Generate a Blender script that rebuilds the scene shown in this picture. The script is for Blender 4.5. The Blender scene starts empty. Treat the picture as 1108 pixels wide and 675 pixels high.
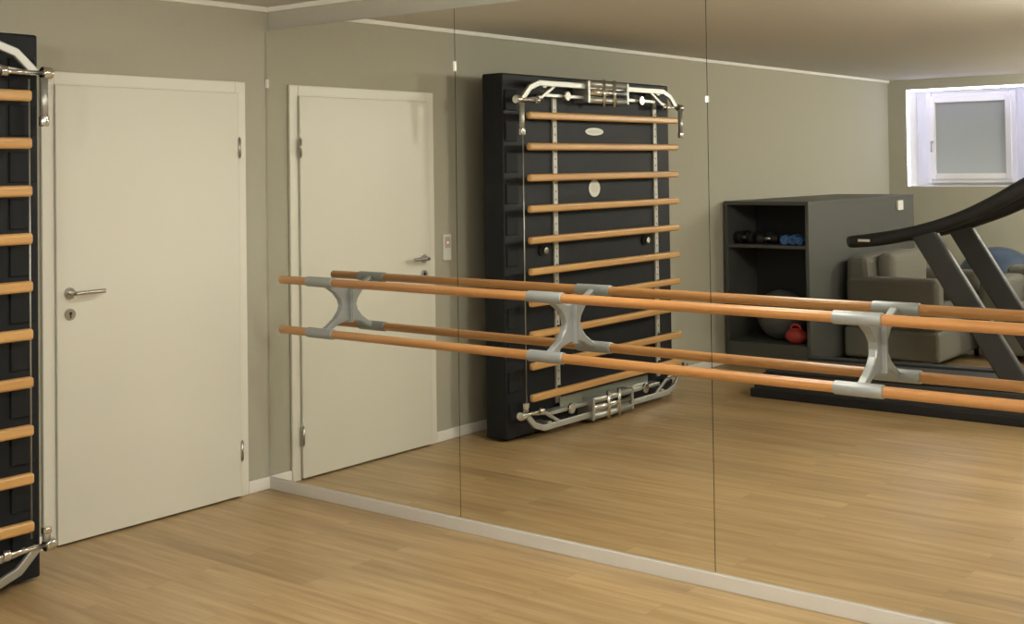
import bpy, bmesh, math
from mathutils import Vector, Matrix
S=bpy.context.scene
S.view_settings.view_transform='Standard'
S.view_settings.look='None'
COL=S.collection
# ------------------------------------------------------------ materials
def newmat(n):
    m=bpy.data.materials.new(n); m.use_nodes=True
    return m,m.node_tree,m.node_tree.nodes['Principled BSDF']
def setp(b,col=None,rough=.5,metal=0,**k):
    if col: b.inputs['Base Color'].default_value=(*col,1)
    b.inputs['Roughness'].default_value=rough
    b.inputs['Metallic'].default_value=metal
    for a,v in k.items(): b.inputs[a.replace('_',' ')].default_value=v
def mat(n,col,rough=.5,metal=0,noise=.06,scale=12,bump=0,stretch=(1,1,1),spec=.5):
    m,t,b=newmat(n); setp(b,col,rough,metal); b.inputs['Specular IOR Level'].default_value=spec
    tc=t.nodes.new('ShaderNodeTexCoord'); mp=t.nodes.new('ShaderNodeMapping'); mp.inputs['Scale'].default_value=stretch
    nz=t.nodes.new('ShaderNodeTexNoise'); nz.inputs['Scale'].default_value=scale; nz.inputs['Detail'].default_value=5
    cr=t.nodes.new('ShaderNodeMapRange'); cr.inputs['To Min'].default_value=1-noise; cr.inputs['To Max'].default_value=1+noise
    hs=t.nodes.new('ShaderNodeHueSaturation'); hs.inputs['Color'].default_value=(*col,1)
    t.links.new(tc.outputs['Object'],mp.inputs[0]); t.links.new(mp.outputs[0],nz.inputs[0])
    t.links.new(nz.outputs[0],cr.inputs[0]); t.links.new(cr.outputs[0],hs.inputs['Value']); t.links.new(hs.outputs[0],b.inputs['Base Color'])
    if bump:
        bp=t.nodes.new('ShaderNodeBump'); bp.inputs['Strength'].default_value=bump; bp.inputs['Distance'].default_value=.002
        t.links.new(nz.outputs[0],bp.inputs['Height']); t.links.new(bp.outputs[0],b.inputs['Normal'])
    return m
def emis(n,col,s):
    m,t,b=newmat(n); setp(b,(0.8,.8,.8)); b.inputs['Emission Color'].default_value=(*col,1); b.inputs['Emission Strength'].default_value=s
    return m
def wood(n,c1,c2,axis,rough=.4):
    m,t,b=newmat(n); setp(b,c1,rough)
    tc=t.nodes.new('ShaderNodeTexCoord'); mp=t.nodes.new('ShaderNodeMapping')
    sc=[40,40,40]; sc[axis]=1.5; mp.inputs['Scale'].default_value=sc
    nz=t.nodes.new('ShaderNodeTexNoise'); nz.inputs['Scale'].default_value=1; nz.inputs['Detail'].default_value=6
    cr=t.nodes.new('ShaderNodeValToRGB'); cr.color_ramp.elements[0].position=.3; cr.color_ramp.elements[1].position=.7
    cr.color_ramp.elements[0].color=(*c1,1); cr.color_ramp.elements[1].color=(*c2,1)
    t.links.new(tc.outputs['Object'],mp.inputs[0]); t.links.new(mp.outputs[0],nz.inputs[0]); t.links.new(nz.outputs[0],cr.inputs[0]); t.links.new(cr.outputs[0],b.inputs['Base Color'])
    return m
def floormat():
    m,t,b=newmat('oak_floor'); setp(b,rough=.36)
    N=t.nodes.new; Lk=t.links.new
    tc=N('ShaderNodeTexCoord')
    br=N('ShaderNodeTexBrick'); br.offset=.37; br.inputs['Scale'].default_value=1
    br.inputs['Brick Width'].default_value=1.25; br.inputs['Row Height'].default_value=.13; br.inputs['Mortar Size'].default_value=.0012
    br.inputs['Mortar Smooth'].default_value=.3
    br.inputs['Color1'].default_value=(.0,.0,.0,1); br.inputs['Color2'].default_value=(1,1,1,1); br.inputs['Mortar'].default_value=(.2,.2,.2,1)
    Lk(tc.outputs['Object'],br.inputs['Vector'])
    mp=N('ShaderNodeMapping'); mp.inputs['Scale'].default_value=(1.0,14,1)
    ad=N('ShaderNodeVectorMath'); ad.operation='ADD'
    mu=N('ShaderNodeVectorMath'); mu.operation='SCALE'; mu.inputs['Scale'].default_value=7
    Lk(br.outputs['Color'],mu.inputs[0]); Lk(tc.outputs['Object'],mp.inputs[0]); Lk(mp.outputs[0],ad.inputs[0]); Lk(mu.outputs[0],ad.inputs[1])
    nz=N('ShaderNodeTexNoise'); nz.inputs['Scale'].default_value=1.6; nz.inputs['Detail'].default_value=8; nz.inputs['Roughness'].default_value=.6
    Lk(ad.outputs[0],nz.inputs[0])
    cr=N('ShaderNodeValToRGB'); e=cr.color_ramp.elements
    e[0].position=.32; e[0].color=(.31,.200,.088,1); e[1].position=.68; e[1].color=(.47,.338,.172,1)
    Lk(nz.outputs[0],cr.inputs[0])
    mr=N('ShaderNodeMapRange'); mr.inputs['To Min'].default_value=.90; mr.inputs['To Max'].default_value=1.06
    Lk(br.outputs['Color'],mr.inputs[0])
    hs=N('ShaderNodeHueSaturation'); Lk(cr.outputs[0],hs.inputs['Color']); Lk(mr.outputs[0],hs.inputs['Value'])
    mx=N('ShaderNodeMixRGB'); mx.inputs[2].default_value=(.18,.115,.05,1)
    m2=N('ShaderNodeMath'); m2.operation='MULTIPLY'; m2.inputs[1].default_value=.45
    Lk(br.outputs['Fac'],m2.inputs[0]); Lk(m2.outputs[0],mx.inputs[0]); Lk(hs.outputs[0],mx.inputs[1]); Lk(mx.outputs[0],b.inputs['Base Color'])
    bp=N('ShaderNodeBump'); bp.inputs['Strength'].default_value=.12; bp.inputs['Distance'].default_value=.002
    Lk(nz.outputs[0],bp.inputs['Height']); Lk(bp.outputs[0],b.inputs['Normal'])
    return m
M_wall=mat('wall_paint',(.43,.42,.34),.85,noise=.03,scale=30,bump=.15)
M_ceil=mat('ceiling_paint',(.62,.605,.56),.9,noise=.02)
M_strip=mat('mirror_wall_paint',(.46,.45,.39),.85,noise=.02)
M_trim=mat('trim_white',(.86,.85,.81),.5,noise=.02)
M_base=mat('plinth_grey',(.60,.58,.545),.5,noise=.04)
M_door=mat('door_lacquer',(.72,.715,.635),.35,noise=.012,scale=4)
M_frame=mat('door_frame_lacquer',(.77,.765,.69),.35,noise=.012,scale=4)
M_gap=mat('dark_gap',(.02,.02,.018),.8)
M_steel=mat('brushed_steel',(.50,.49,.46),.3,1,noise=.08)
M_chrome=mat('chrome',(.75,.75,.73),.14,1,noise=.03)
M_alu=mat('cast_aluminium',(.46,.465,.44),.38,.75,noise=.05)
M_black=mat('black_board',(.008,.010,.0135),.55,noise=.25,spec=.3)
M_black2=mat('black_pad',(.010,.011,.013),.7,noise=.2,spec=.3)
M_rail=mat('perforated_rail',(.55,.54,.49),.5,.3)
M_rung=wood('rung_wood',(.49,.265,.090),(.62,.37,.14),1,.35)
M_barre=wood('barre_wood',(.35,.158,.048),(.48,.24,.085),0,.3)
M_clamp=mat('clamp_grey',(.30,.32,.32),.42,.35,noise=.05)
M_cab=mat('cabinet_grey',(.078,.081,.076),.55,noise=.06)
M_cabin=mat('cabinet_inside',(.028,.029,.029),.7)
M_fab=mat('sofa_fabric',(.135,.132,.11),.9,noise=.12,scale=60,bump=.3)
M_fab2=mat('sofa_cushion',(.18,.175,.145),.9,noise=.12,scale=60,bump=.3)
M_tm=mat('treadmill_black',(.014,.014,.016),.5,spec=.35)
M_tm2=mat('treadmill_grey',(.030,.031,.032),.5,spec=.4)
M_belt=mat('treadmill_belt',(.035,.035,.035),.75)
M_blue=mat('dumbbell_blue',(.02,.10,.30),.5)
M_red=mat('red_plastic',(.42,.04,.03),.5)
M_ball=mat('ball_grey',(.10,.105,.11),.4)
M_ballb=mat('ball_blue',(.035,.06,.105),.35)
M_white=mat('white_plastic',(.74,.73,.70),.4,noise=.01)
M_silver=mat('silver_badge',(.62,.62,.55),.4,.2)
M_led=emis('led_strip',(.66,.66,1.0),14)
M_niche=mat('niche_white',(.78,.78,.77),.7)
M_redl=emis('red_indicator',(1,.1,.05),1)
M_mirror,_t,_b=newmat('mirror_silver'); setp(_b,(.89,.895,.865),0.0,1)
M_plexi=mat('frosted_plate',(.30,.33,.28),.15,.3)
M_lamp=emis('lamp_diffuser',(1,.95,.84),2)
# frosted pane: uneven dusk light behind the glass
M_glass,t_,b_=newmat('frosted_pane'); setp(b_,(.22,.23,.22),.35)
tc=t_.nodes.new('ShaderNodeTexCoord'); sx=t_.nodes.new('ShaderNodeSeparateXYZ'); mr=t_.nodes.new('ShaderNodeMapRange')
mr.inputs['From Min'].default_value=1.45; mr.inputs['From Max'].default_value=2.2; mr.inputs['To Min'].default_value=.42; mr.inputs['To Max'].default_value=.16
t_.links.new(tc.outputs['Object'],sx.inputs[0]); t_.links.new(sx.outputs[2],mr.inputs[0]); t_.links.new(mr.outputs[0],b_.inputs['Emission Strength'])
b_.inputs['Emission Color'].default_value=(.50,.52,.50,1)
# ------------------------------------------------------------ helpers
def empty(n):
    e=bpy.data.objects.new(n,None); e.empty_display_size=.1; COL.objects.link(e); return e
def addbox(bm,x0,x1,y0,y1,z0,z1,mi=0):
    x0,x1=sorted((x0,x1));y0,y1=sorted((y0,y1));z0,z1=sorted((z0,z1))
    v=[bm.verts.new(p) for p in((x0,y0,z0),(x1,y0,z0),(x1,y1,z0),(x0,y1,z0),(x0,y0,z1),(x1,y0,z1),(x1,y1,z1),(x0,y1,z1))]
    for f in((0,3,2,1),(4,5,6,7),(0,1,5,4),(1,2,6,5),(2,3,7,6),(3,0,4,7)):
        bm.faces.new([v[i] for i in f]).material_index=mi
def fin(bm,n,mats,par=None,bev=0,smooth=False,seg=2):
    me=bpy.data.meshes.new(n); bmesh.ops.recalc_face_normals(bm,faces=bm.faces); bm.to_mesh(me); bm.free()
    for m in (mats if isinstance(mats,(list,tuple)) else [mats]): me.materials.append(m)
    o=bpy.data.objects.new(n,me); COL.objects.link(o)
    if par: o.parent=par
    if smooth:
        for p in me.polygons: p.use_smooth=True
    if bev:
        b=o.modifiers.new('bev','BEVEL'); b.width=bev; b.segments=seg; b.limit_method='ANGLE'; b.angle_limit=.6
    return o
def box(n,x0,x1,y0,y1,z0,z1,m,par=None,bev=0,seg=2):
    bm=bmesh.new(); addbox(bm,x0,x1,y0,y1,z0,z1); return fin(bm,n,m,par,bev,seg=seg)
def boxes(n,L,m,par=None,bev=0):
    bm=bmesh.new()
    for l in L: addbox(bm,*l)
    return fin(bm,n,m,par,bev)
def cyl(n,p0,p1,r,m,par=None,r2=None,seg=24,bev=0):
    p0=Vector(p0);p1=Vector(p1);d=p1-p0
    bm=bmesh.new(); bmesh.ops.create_cone(bm,cap_ends=True,segments=seg,radius1=r,radius2=r if r2 is None else r2,depth=d.length)
    bmesh.ops.transform(bm,matrix=Matrix.Translation((p0+p1)/2)@d.to_track_quat('Z','Y').to_matrix().to_4x4(),verts=bm.verts)
    o=fin(bm,n,m,par)
    for p in o.data.polygons: p.use_smooth=len(p.vertices)==4
    if bev:
        b=o.modifiers.new('bev','BEVEL'); b.width=bev; b.segments=3; b.limit_method='ANGLE'; b.angle_limit=.6
    return o
def sph(n,c,r,m,par=None,sc=(1,1,1)):
    bm=bmesh.new(); bmesh.ops.create_uvsphere(bm,u_segments=32,v_segments=20,radius=r)
    bmesh.ops.transform(bm,matrix=Matrix.Translation(c)@Matrix.Diagonal((*sc,1)),verts=bm.verts)
    return fin(bm,n,m,par,smooth=True)
def prism(n,pts,axis,a0,a1,m,par=None,bev=0):
    """extrude polygon; axis 0: pts=(y,z); axis 1: pts=(x,z)"""
    bm=bmesh.new()
    def P(p,a): return (a,p[0],p[1]) if axis==0 else (p[0],a,p[1])
    A=[bm.verts.new(P(p,a0)) for p in pts]; B=[bm.verts.new(P(p,a1)) for p in pts]
    bm.faces.new(A); bm.faces.new(B[::-1])
    for i in range(len(pts)):
        j=(i+1)%len(pts); bm.faces.new((A[i],B[i],B[j],A[j]))
    return fin(bm,n,m,par,bev)
def tube(n,pts,r,m,par=None,radii=None,flat=1):
    cu=bpy.data.curves.new(n,'CURVE'); cu.dimensions='3D'; cu.bevel_depth=r; cu.bevel_resolution=6; cu.resolution_u=10; cu.use_fill_caps=True
    sp=cu.splines.new('BEZIER'); sp.bezier_points.add(len(pts)-1)
    for i,p in enumerate(pts):
        b=sp.bezier_points[i]; b.co=p; b.handle_left_type=b.handle_right_type='AUTO'
        if radii: b.radius=radii[i]
    ob=bpy.data.objects.new(n,cu); COL.objects.link(ob)
    dg=bpy.context.evaluated_depsgraph_get(); me=bpy.data.meshes.new_from_object(ob.evaluated_get(dg))
    bpy.data.objects.remove(ob); me.materials.clear(); me.materials.append(m)
    for p in me.polygons: p.use_smooth=True
    o=bpy.data.objects.new(n,me); COL.objects.link(o)
    if par: o.parent=par
    return o
# ------------------------------------------------------------ room shell
XR=6.7; D=8.255; H=2.444
box('floor',-.15,XR+.15,-D-.5,.17,-.1,0,floormat())
box('ceiling',-.15,XR+.15,-D-.5,.17,H,H+.1,M_ceil)
box('wall_door_side',-.15,0,-D,.02,0,H,M_wall)
box('wall_mirror_side',-.15,XR+.15,.02,.17,0,H,M_strip)
box('wall_right',XR,XR+.15,-D,.02,0,H,M_wall)
nx0,nx1,nz0,nz1=.19,1.46,1.35,2.345
boxes('wall_window_side',[(-.15,nx0,-D,-D-.3,0,H),(nx1,XR+.15,-D,-D-.3,0,H),(nx0,nx1,-D,-D-.3,0,nz0),(nx0,nx1,-D,-D-.3,nz1,H)],M_wall)
boxes('baseboard_door_side',[(0,.014,-.141,-.002,0,.06),(0,.014,-D,-1.256,0,.06)],M_trim,bev=.003)
box('baseboard_window_side',.016,XR,-D,-D+.014,0,.06,M_trim,bev=.003)
box('baseboard_mirror_side',.016,XR,-.012,.02,0,.056,M_base,bev=.002)
box('baseboard_right',XR-.014,XR,-D+.016,-.014,0,.06,M_trim,bev=.003)
box('trim_1',0,.024,-D,.018,H-.026,H,M_trim,bev=.004)
box('trim_2',.026,XR,-.004,.02,H-.026,H,M_trim,bev=.004)
# ------------------------------------------------------------ mirror wall
mir=empty('wall_mirror'); w=1.281; zm,zb=2.3245,.058
for i in range(5):
    box('panel_%d'%(i+1),.004+i*w+(.0015 if i else 0),.004+(i+1)*w-.0015,0,.006,zb,zm,M_mirror,mir)
box('backing',.004,.004+5*w,.0062,.0195,zb,zm,M_gap,mir)
for i in range(1,5):
    z=2.065 if i==1 else 1.86
    box('clip_%d'%i,i*w-.003,i*w+.010,-.006,.0,z-(.022 if i==1 else .012),z+(.022 if i==1 else .012),M_white,mir,bev=.002)
box('clip_0',.003,.02,-.006,0,2.03,2.075,M_white,mir,bev=.002)
# ------------------------------------------------------------ door
d=empty('door_1'); a,b,zf=.1434,1.2533,2.055
fw=.062
bm=bmesh.new()
addbox(bm,.0,.016,-a,-a-fw,0,zf); addbox(bm,0,.016,-b,-b+fw,0,zf); addbox(bm,0,.016,-a-fw,-b+fw,zf-fw,zf)
fin(bm,'frame',M_frame,d,bev=.004)
box('rebate_shadow',.0005,.006,-a-fw,-b+fw,.0,zf-fw,M_gap,d)
box('leaf',.0165,.032,-a-fw+.005,-b+fw-.005,.008,zf-fw+.005,M_door,d,bev=.004)
for i,z in enumerate((1.725,.23)):
    cyl('hinge_%d'%(i+1),(.036,-.2,z-.045),(.036,-.2,z+.045),.0075,M_steel,d)
    cyl('hinge_pin_%d'%(i+1),(.036,-.2,z-.052),(.036,-.2,z+.052),.004,M_steel,d)
hy,hz=-1.135,1.088
cyl('handle_rosette',(.032,hy,hz),(.041,hy,hz),.026,M_steel,d,bev=.002)
tube('handle_lever',[(.04,hy,hz),(.075,hy,hz),(.088,hy+.02,hz+.001),(.088,hy+.07,hz+.002),(.088,hy+.14,hz+.002)],.0095,M_steel,d)
cyl('lock_rosette',(.032,hy,hz-.092),(.040,hy,hz-.092),.026,M_steel,d,bev=.002)
cyl('keyhole',(.040,hy,hz-.088),(.0415,hy,hz-.088),.007,M_gap,d)
box('key_slot',.040,.0412,hy-.003,hy+.003,hz-.108,hz-.09,M_gap,d)
sw=empty('wall_switch_panel')
box('plate',0,.012,-1.405,-1.335,1.06,1.215,M_white,sw,bev=.004)
box('rocker',.012,.016,-1.395,-1.345,1.07,1.12,M_white,sw,bev=.002)
box('display',.012,.014,-1.393,-1.347,1.135,1.20,M_rail,sw)
box('indicator',.014,.0148,-1.376,-1.362,1.160,1.172,M_redl,sw)
# ------------------------------------------------------------ wall bars unit
wb=empty('wall_bars_unit')
Y0,Y1=-1.474,-3.33; X0,X1=.2055,.3623
box('board',X0,X1,Y1,Y0,.015,2.165,M_black,wb,bev=.01)
for y in(-1.8,-2.4,-3.0):
    boxes('wall_mount',[(0.001,X0+.01,y-.04,y+.04,1.9,1.98),(0.001,X0+.01,y-.04,y+.04,.3,.38)],M_black2,wb)
n=10; z0,z1=.2566,1.913; dz=(z1-z0)/9
ry0,ry1=-1.57,-3.25; rx=.4735
for i in range(n):
    z=z0+i*dz
    box('rung_%d'%(i+1),rx-.018,rx+.018,ry1,ry0,z-.022,z+.022,M_rung,wb,bev=.013,seg=4)
for i in range(n+1):
    z=z0+(i-.5)*dz
    box('side_pad_%d'%(i+1),X1-.002,X1+.010,-1.60,-1.49,max(.05,z-.06),z+.06,M_black2,wb,bev=.004)
for j,y in enumerate((-1.97,-3.13)):
    box('upright_%d'%(j+1),X1,X1+.012,y-.02,y+.02,.16,2.03,M_rail,wb)
    z=.2
    bm=bmesh.new()
    while z<2.0:
        addbox(bm,X1+.0121,X1+.0130,y-.004,y+.004,z,z+.012); z+=.05
    fin(bm,'slots_%d'%(j+1),M_gap,wb)
    for i in range(n):
        zz=z0+i*dz
        cyl('spacer',(X1,y,zz),(rx-.01,y,zz),.012,M_gap,wb)
cyl('tension_rod',(rx-.03,-1.56,.2),(rx-.03,-1.56,1.98),.0035,M_alu,wb)
def band(n,pts,h,x0,x1,m):
    up=[];dn=[]
    for i,p in enumerate(pts):
        q0=Vector(pts[max(i-1,0)]);q1=Vector(pts[min(i+1,len(pts)-1)]);t=(q1-q0).normalized();nn=Vector((-t.y,t.x))*h/2
        up.append(Vector(p)+nn);dn.append(Vector(p)-nn)
    return prism(n,[tuple(v) for v in up]+[tuple(v) for v in dn[::-1]],0,x0,x1,m,wb,bev=.004)
def bracket(sg,zr,tag):
    e=zr+sg*.105; ym=(ry0+ry1)/2
    band(tag+'_arch',[(ry0+.03,zr),(ry0-.05,zr+sg*.075),(ry0-.14,e),(ry1+.14,e),(ry1+.05,zr+sg*.075),(ry1-.03,zr)],.036,rx-.03,rx-.012,M_alu)
    for s,yy in((1,ry0),(-1,ry1)):
        band(tag+'_gusset',[(yy-s*.02,zr-.0),(yy-s*.16,zr+sg*.02),(yy-s*.30,e-sg*.01)],.022,rx-.028,rx-.014,M_alu)
        cyl(tag+'_axle',(rx-.015,yy+s*.085,zr),(rx-.015,yy-s*.16,zr),.010,M_chrome,wb)
        cyl(tag+'_knob',(rx-.015,yy+s*.055,zr),(rx-.015,yy+s*.095,zr),.026,M_chrome,wb,bev=.006)
        cyl(tag+'_collar',(rx-.015,yy-s*.09,zr),(rx-.015,yy-s*.12,zr),.022,M_chrome,wb,bev=.005)
        cyl(tag+'_sleeve',(rx-.0,yy+s*.055,zr-sg*.02),(rx-.0,yy+s*.055,zr-sg*(.20 if sg>0 else .06)),.016,M_alu,wb)
        cyl(tag+'_foot',(rx-.0,yy+s*.055,zr-sg*(.17 if sg>0 else .05)),(rx-.0,yy+s*.055,zr-sg*(.21 if sg>0 else .075)),.020,M_chrome,wb,bev=.004)
        box(tag+'_standoff',X1,rx-.02,yy-s*.2-.02,yy-s*.2+.02,e-.018-(.01 if sg>0 else -.01),e+.018-(.01 if sg>0 else -.01),M_alu,wb,bev=.003)
    box(tag+'_crossbar',X1+.01,rx-.03,ym-.62,ym+.62,zr+sg*.035-.011,zr+sg*.035+.011,M_alu,wb,bev=.003)
    for s in(-1,1):
        box(tag+'_cheek',X1,rx+.012,ym+s*.22-.012,ym+s*.22+.012,min(zr-sg*.0,zr+sg*.14),max(zr-sg*.0,zr+sg*.14),M_alu,wb,bev=.004)
    for q in(.02,.07,.12):
        cyl(tag+'_roller',(rx-.01,ym-.21,zr+sg*q),(rx-.01,ym+.21,zr+sg*q),.022,M_chrome if q==.07 else M_alu,wb)
    for s in(-.06,.06):
        cyl(tag+'_bolt',(rx+.01,ym+s,zr-sg*.02),(rx+.01,ym+s,zr+sg*.15),.012,M_chrome,wb)
    for s in(-1,1):
        cyl(tag+'_ring',(rx-.03,ym+s*.42,zr+sg*.035),(rx-.008,ym+s*.42,zr+sg*.035),.032,M_chrome,wb,bev=.006)
bracket(1,2.005,'top')
bracket(-1,.165,'bottom')
box('bottom_plate',X1+.03,X1+.036,-2.95,-1.95,.115,.2,M_plexi,wb,bev=.002)
def disc(n,y,z,ry,rz,m,x=X1,t=.004):
    bm=bmesh.new(); bmesh.ops.create_cone(bm,cap_ends=True,segments=40,radius1=1,radius2=1,depth=t)
    bmesh.ops.rotate(bm,cent=(0,0,0),matrix=Matrix.Rotation(math.pi/2,3,'Y'),verts=bm.verts)
    bmesh.ops.transform(bm,matrix=Matrix.Translation((x+t/2,y,z))@Matrix.Diagonal((1,ry,rz,1)),verts=bm.verts)
    return fin(bm,n,m,wb)
disc('oval_badge',-2.41,1.83,.10,.024,M_silver)
disc('oval_badge_inner',-2.41,1.83,.085,.014,M_rail,X1+.004,.001)
disc('round_badge',-2.40,1.465,.063,.055,M_silver)
disc('round_badge_inner',-2.40,1.465,.036,.030,M_rail,X1+.004,.001)
for y,z in((-2.99,1.10),(-1.84,1.10)):
    disc('knob_base',y,z,.042,.035,M_black2,X1,.012)
    cyl('knob',(X1+.01,y,z),(X1+.035,y,z),.022,M_chrome,wb,bev=.005)
# ------------------------------------------------------------ ballet barre
bb=empty('ballet_barre'); o_=.1709; zU,zL=1.0824,.8428
xbr=[.5797+k*1.3241 for k in range(5)]
for nme,z in(('rail_upper',zU),('rail_lower',zL)):
    cyl(nme,(.30,-o_,z),(6.35,-o_,z),.0195,M_barre,bb,seg=32,bev=.005)
zc=(zU+zL)/2
half=[(0,zc+.078),(-.035,zc+.080),(-.075,zc+.090),(-.12,zc+.112),(-o_,zc+.136),(-o_-.002,zc+.110),(-.125,zc+.084),(-.085,zc+.058),(-.056,zc+.025),(-.048,zc)]
prof=half+[(y,2*zc-z) for y,z in half[::-1][1:]]
for k,x in enumerate(xbr):
    prism('bracket_%d'%(k+1),prof,0,x-.016,x+.016,M_clamp,bb,bev=.005)
    box('wall_plate_%d'%(k+1),x-.034,x+.034,-.008,0,zc-.085,zc+.085,M_clamp,bb,bev=.003)
    for z in(zU,zL):
        cyl('clamp',(x-.088,-o_,z),(x+.088,-o_,z),.0240,M_clamp,bb,seg=32,bev=.004)
# ------------------------------------------------------------ window
wd=empty('window_1')
boxes('reveal',[(nx0,nx0+.006,-D-.3,-D,nz0,nz1),(nx1-.006,nx1,-D-.3,-D,nz0,nz1),(nx0,nx1,-D-.3,-D,nz0,nz0+.006),(nx0,nx1,-D-.3,-D,nz1-.006,nz1)],M_niche,wd)
box('niche_back',nx0,nx1,-D-.3,-D-.29,nz0,nz1,M_niche,wd)
fx0,fx1,fz0,fz1=.32,1.215,1.385,2.30
def ring(n,x0,x1,z0,z1,t,y0,y1,m): boxes(n,[(x0,x0+t,y0,y1,z0,z1),(x1-t,x1,y0,y1,z0,z1),(x0+t,x1-t,y0,y1,z0,z0+t),(x0+t,x1-t,y0,y1,z1-t,z1)],m,wd,bev=.004)
ring('outer_frame',fx0,fx1,fz0,fz1,.05,-D-.29,-D-.22,M_white)
ring('sash',fx0+.04,fx1-.04,fz0+.04,fz1-.04,.055,-D-.26,-D-.19,M_white)
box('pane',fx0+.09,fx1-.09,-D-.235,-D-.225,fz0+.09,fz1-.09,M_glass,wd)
cyl('handle',(fx0+.066,-D-.16,1.80),(fx0+.066,-D-.16,1.70),.009,M_steel,wd)
cyl('handle_base',(fx0+.066,-D-.19,1.80),(fx0+.066,-D-.155,1.80),.012,M_steel,wd)
boxes('led_strip',[(nx0+.006,nx0+.022,-D-.03,-D-.012,nz0+.01,nz1-.01),(nx1-.022,nx1-.006,-D-.03,-D-.012,nz0+.01,nz1-.01),(nx0+.022,nx1-.022,-D-.03,-D-.012,nz1-.024,nz1-.008)],M_led,wd)
# ------------------------------------------------------------ storage cabinet
cb=empty('storage_cabinet')
cx1=.755; cy0=-4.72; cy1=-6.92; ch=1.31; t=.03
bm=bmesh.new()
addbox(bm,.02,cx1,cy1,cy0,ch-t,ch); addbox(bm,.02,.02+t,cy1,cy0,.06,ch-t); addbox(bm,cx1-t,cx1,cy1,cy0,.06,ch-t)
addbox(bm,.02+t,cx1-t,cy0-.5,cy0,.06,.19); addbox(bm,.02+t,cx1-t,cy0-.5,cy0-.01,.94,.965)
addbox(bm,.02+t,cx1-t,cy1,cy0-.5,.06,ch-t)
addbox(bm,.05,cx1-.03,cy1+.03,cy0-.03,0,.06)
fin(bm,'carcass',M_cab,cb,bev=.003)
box('back_panel',.052,cx1-t-.002,cy0-.498,cy0-.49,.19,ch-t,M_cabin,cb)
box('label_box',cx1,cx1+.02,-6.62,-6.50,1.18,1.265,M_white,cb,bev=.003)
def dumbbell(x,y,z,r,L,m,ang):
    p=empty('dumbbell'); dx,dy=math.cos(ang)*L/2,math.sin(ang)*L/2
    cyl('grip',(x-dx,y-dy,z),(x+dx,y+dy,z),r*.38,M_steel,p)
    for s in(-1,1): cyl('weight',(x+s*dx,y+s*dy,z),(x+s*dx*.35,y+s*dy*.35,z),r,m,p,seg=8 if m is M_blue else 20,bev=.006)
zz=.965
for (x,yy,r,m,an) in((.15,.12,.05,M_tm,.15),(.14,.26,.05,M_tm,.05),(.34,.13,.043,M_tm,-.3),(.35,.27,.043,M_tm2,.1),(.50,.12,.04,M_blue,1.2),(.58,.13,.042,M_blue,1.4),(.665,.12,.035,M_blue,1.7)):
    dumbbell(x,cy0-yy,zz+r,r,.17,m,an)
sph('medicine_ball',(.38,cy0-.27,.19+.2),.2,M_ball)
kb=empty('kettlebell')
sph('body',(.58,cy0-.11,.19+.062),.078,M_red,kb,(1.1,1,.8)); tube('handle',[(.54,cy0-.11,.29),(.545,cy0-.11,.325),(.58,cy0-.11,.34),(.615,cy0-.11,.325),(.62,cy0-.11,.29)],.011,M_red,kb)
# ------------------------------------------------------------ treadmill
tm=empty('treadmill')
ty0,ty1=-3.58,-4.34
prism('deck',[(.86,.03),(.86,.13),(.93,.17),(3.0,.21),(3.35,.21),(3.35,.03)],1,ty1,ty0,M_tm2,tm,bev=.012)
prism('skirt',[(.84,.0),(.84,.06),(3.38,.06),(3.38,0)],1,ty1-.02,ty0+.02,M_tm,tm,bev=.008)
prism('belt',[(.90,.172),(.92,.178),(2.9,.216),(2.9,.20),(.93,.165)],1,ty1+.13,ty0-.13,M_belt,tm)
for y in(ty0-.05,ty1+.05): prism('foot_rail',[(.95,.172),(.95,.192),(2.9,.23),(2.9,.21)],1,y-.05,y+.05,M_tm2,tm,bev=.006)
prism('motor_hood',[(2.80,.2),(2.9,.33),(3.2,.36),(3.38,.25),(3.38,.06),(2.80,.06)],1,ty1+.02,ty0-.02,M_tm,tm,bev=.03)
for k,y in enumerate((ty0-.04,ty1+.04)):
    prism('upright_%d'%(k+1),[(2.56,.2),(2.74,.2),(2.13,1.19),(1.98,1.14)],1,y-.03,y+.03,M_tm2,tm,bev=.012)
    tube('handrail_%d'%(k+1),[(1.58,y,1.085),(1.75,y,1.105),(2.0,y,1.155),(2.24,y,1.23),(2.47,y,1.33),(2.69,y,1.45),(2.92,y,1.58)],.045,M_tm,tm,radii=[.9,1,.95,.9,1,1.1,1])
    cyl('grip_cap_%d'%(k+1),(1.555,y,1.082),(1.59,y,1.087),.038,M_tm2,tm,bev=.008)
    box('grip_mark_%d'%(k+1),1.64,1.72,y+.036,y+.046,1.090,1.106,M_silver,tm)
prism('console',[(2.79,1.43),(3.09,1.48),(3.02,1.76),(2.94,1.76)],1,ty1+.0,ty0-.0,M_tm,tm,bev=.02)
box('console_bar',2.86,2.94,ty1+.02,ty0-.02,1.48,1.55,M_tm,tm,bev=.02)
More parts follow.
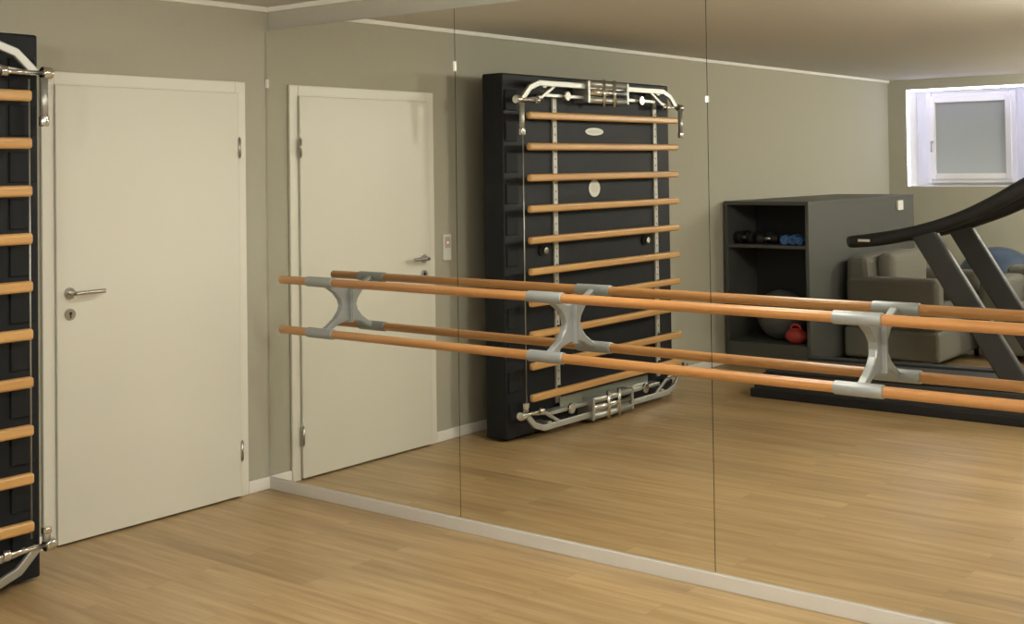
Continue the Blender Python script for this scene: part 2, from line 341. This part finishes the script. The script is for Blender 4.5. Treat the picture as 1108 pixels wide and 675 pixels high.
# ------------------------------------------------------------ armchair, sofa, ball
def seat(n,x0,x1,y0,y1,hs=.42,ha=.62,hb=.82,arm=.16):
    p=empty(n)
    box('base',x0,x1,y0,y1,.06,.30,M_fab,p,bev=.03,seg=3)
    for lx in(x0+.06,x1-.06):
        for ly in(y0+.06,y1-.06): cyl('leg',(lx,ly,0),(lx,ly,.08),.02,M_tm,p)
    box('arm_1',x0+.02,x1,y0,y0+arm,.28,ha,M_fab,p,bev=.05,seg=4); box('arm_2',x0+.02,x1,y1-arm,y1,.28,ha,M_fab,p,bev=.05,seg=4)
    prism('back',[(x0,.28),(x0+.26,.28),(x0+.2,hb),(x0+.02,hb)],1,y0+.02,y1-.02,M_fab,p,bev=.05)
    box('seat_cushion',x0+.22,x1-.01,y0+arm,y1-arm,.29,hs+.03,M_fab2,p,bev=.05,seg=4)
    box('back_cushion',x0+.2,x0+.36,y0+arm+.01,y1-arm-.01,hs+.02,hb+.02,M_fab2,p,bev=.07,seg=4)
    return p
seat('armchair',.79,1.56,-6.35,-5.25,hb=.86,ha=.70)
so=empty('sofa'); ya,yb=-6.75,-5.95
box('base',1.64,3.2,ya,yb,.06,.30,M_fab,so,bev=.03)
box('arm_1',1.64,1.82,ya,yb+.02,.28,.66,M_fab,so,bev=.05,seg=4); box('arm_2',3.02,3.2,ya,yb+.02,.28,.66,M_fab,so,bev=.05,seg=4)
box('back',1.66,3.18,ya-.05,ya+.17,.28,.72,M_fab,so,bev=.05,seg=4)
for i in range(2): box('cushion_%d'%(i+1),1.81+i*.605,2.415+i*.605,ya+.15,yb+.01,.29,.45,M_fab2,so,bev=.05,seg=4)
for lx in(1.72,3.1):
    for ly in(ya+.07,yb-.07): cyl('leg',(lx,ly,0),(lx,ly,.08),.02,M_tm,so)
sph('exercise_ball',(1.25,-7.70,.40),.40,M_ballb)
# ------------------------------------------------------------ lamps
LC=(1,.95,.835)
def panel_lamp(x,y,pw,size=.45):
    p=empty('ceiling_lamp')
    cyl('housing',(x,y,H),(x,y,H-.035),size*.55,M_white,p,seg=40)
    cyl('diffuser',(x,y,H-.035),(x,y,H-.04),size*.5,M_lamp,p,seg=40)
    l=bpy.data.lights.new('bulb','AREA'); l.shape='DISK'; l.size=size; l.energy=pw; l.color=LC
    o=bpy.data.objects.new('bulb',l); COL.objects.link(o); o.location=(x,y,H-.05); o.parent=p
def added_globe(x,y,pw,r=.16):  # glowing globe added out of view, hung low to brighten the ceiling
    p=empty('added_globe_light'); m=emis('added_globe_glow',LC,pw/(4*math.pi**2*r*r))
    cyl('canopy',(x,y,H),(x,y,H-.03),.06,M_white,p); cyl('stem',(x,y,H-.03),(x,y,H-.12),.012,M_steel,p)
    sph('globe',(x,y,H-.11-r),r,m,p)
panel_lamp(2.25,-.72,24)
added_globe(4.0,-2.3,120); added_globe(4.4,-5.4,108); added_globe(3.3,-7.3,150)
W=bpy.data.worlds.new('world'); S.world=W; W.use_nodes=True; W.node_tree.nodes['Background'].inputs[0].default_value=(.05,.06,.08,1); W.node_tree.nodes['Background'].inputs[1].default_value=.3
# ------------------------------------------------------------ camera
F=Vector((-0.61629348,0.78723656,0.02099846)); R=Vector((0.7871494,0.61660125,-0.01409642))
U=Vector((R.cross(F)))
cd=bpy.data.cameras.new('camera'); co=bpy.data.objects.new('camera',cd); COL.objects.link(co)
co.matrix_world=Matrix(((R.x,U.x,-F.x,4.9433),(R.y,U.y,-F.y,-4.1866),(R.z,U.z,-F.z,1.6125),(0,0,0,1)))
cd.sensor_width=36; cd.sensor_fit='HORIZONTAL'; cd.lens=1344.75/1108*36
cd.shift_x=(554-565.93)/1108; cd.shift_y=(151.81-337.5)/1108
cd.clip_start=.05
S.camera=co
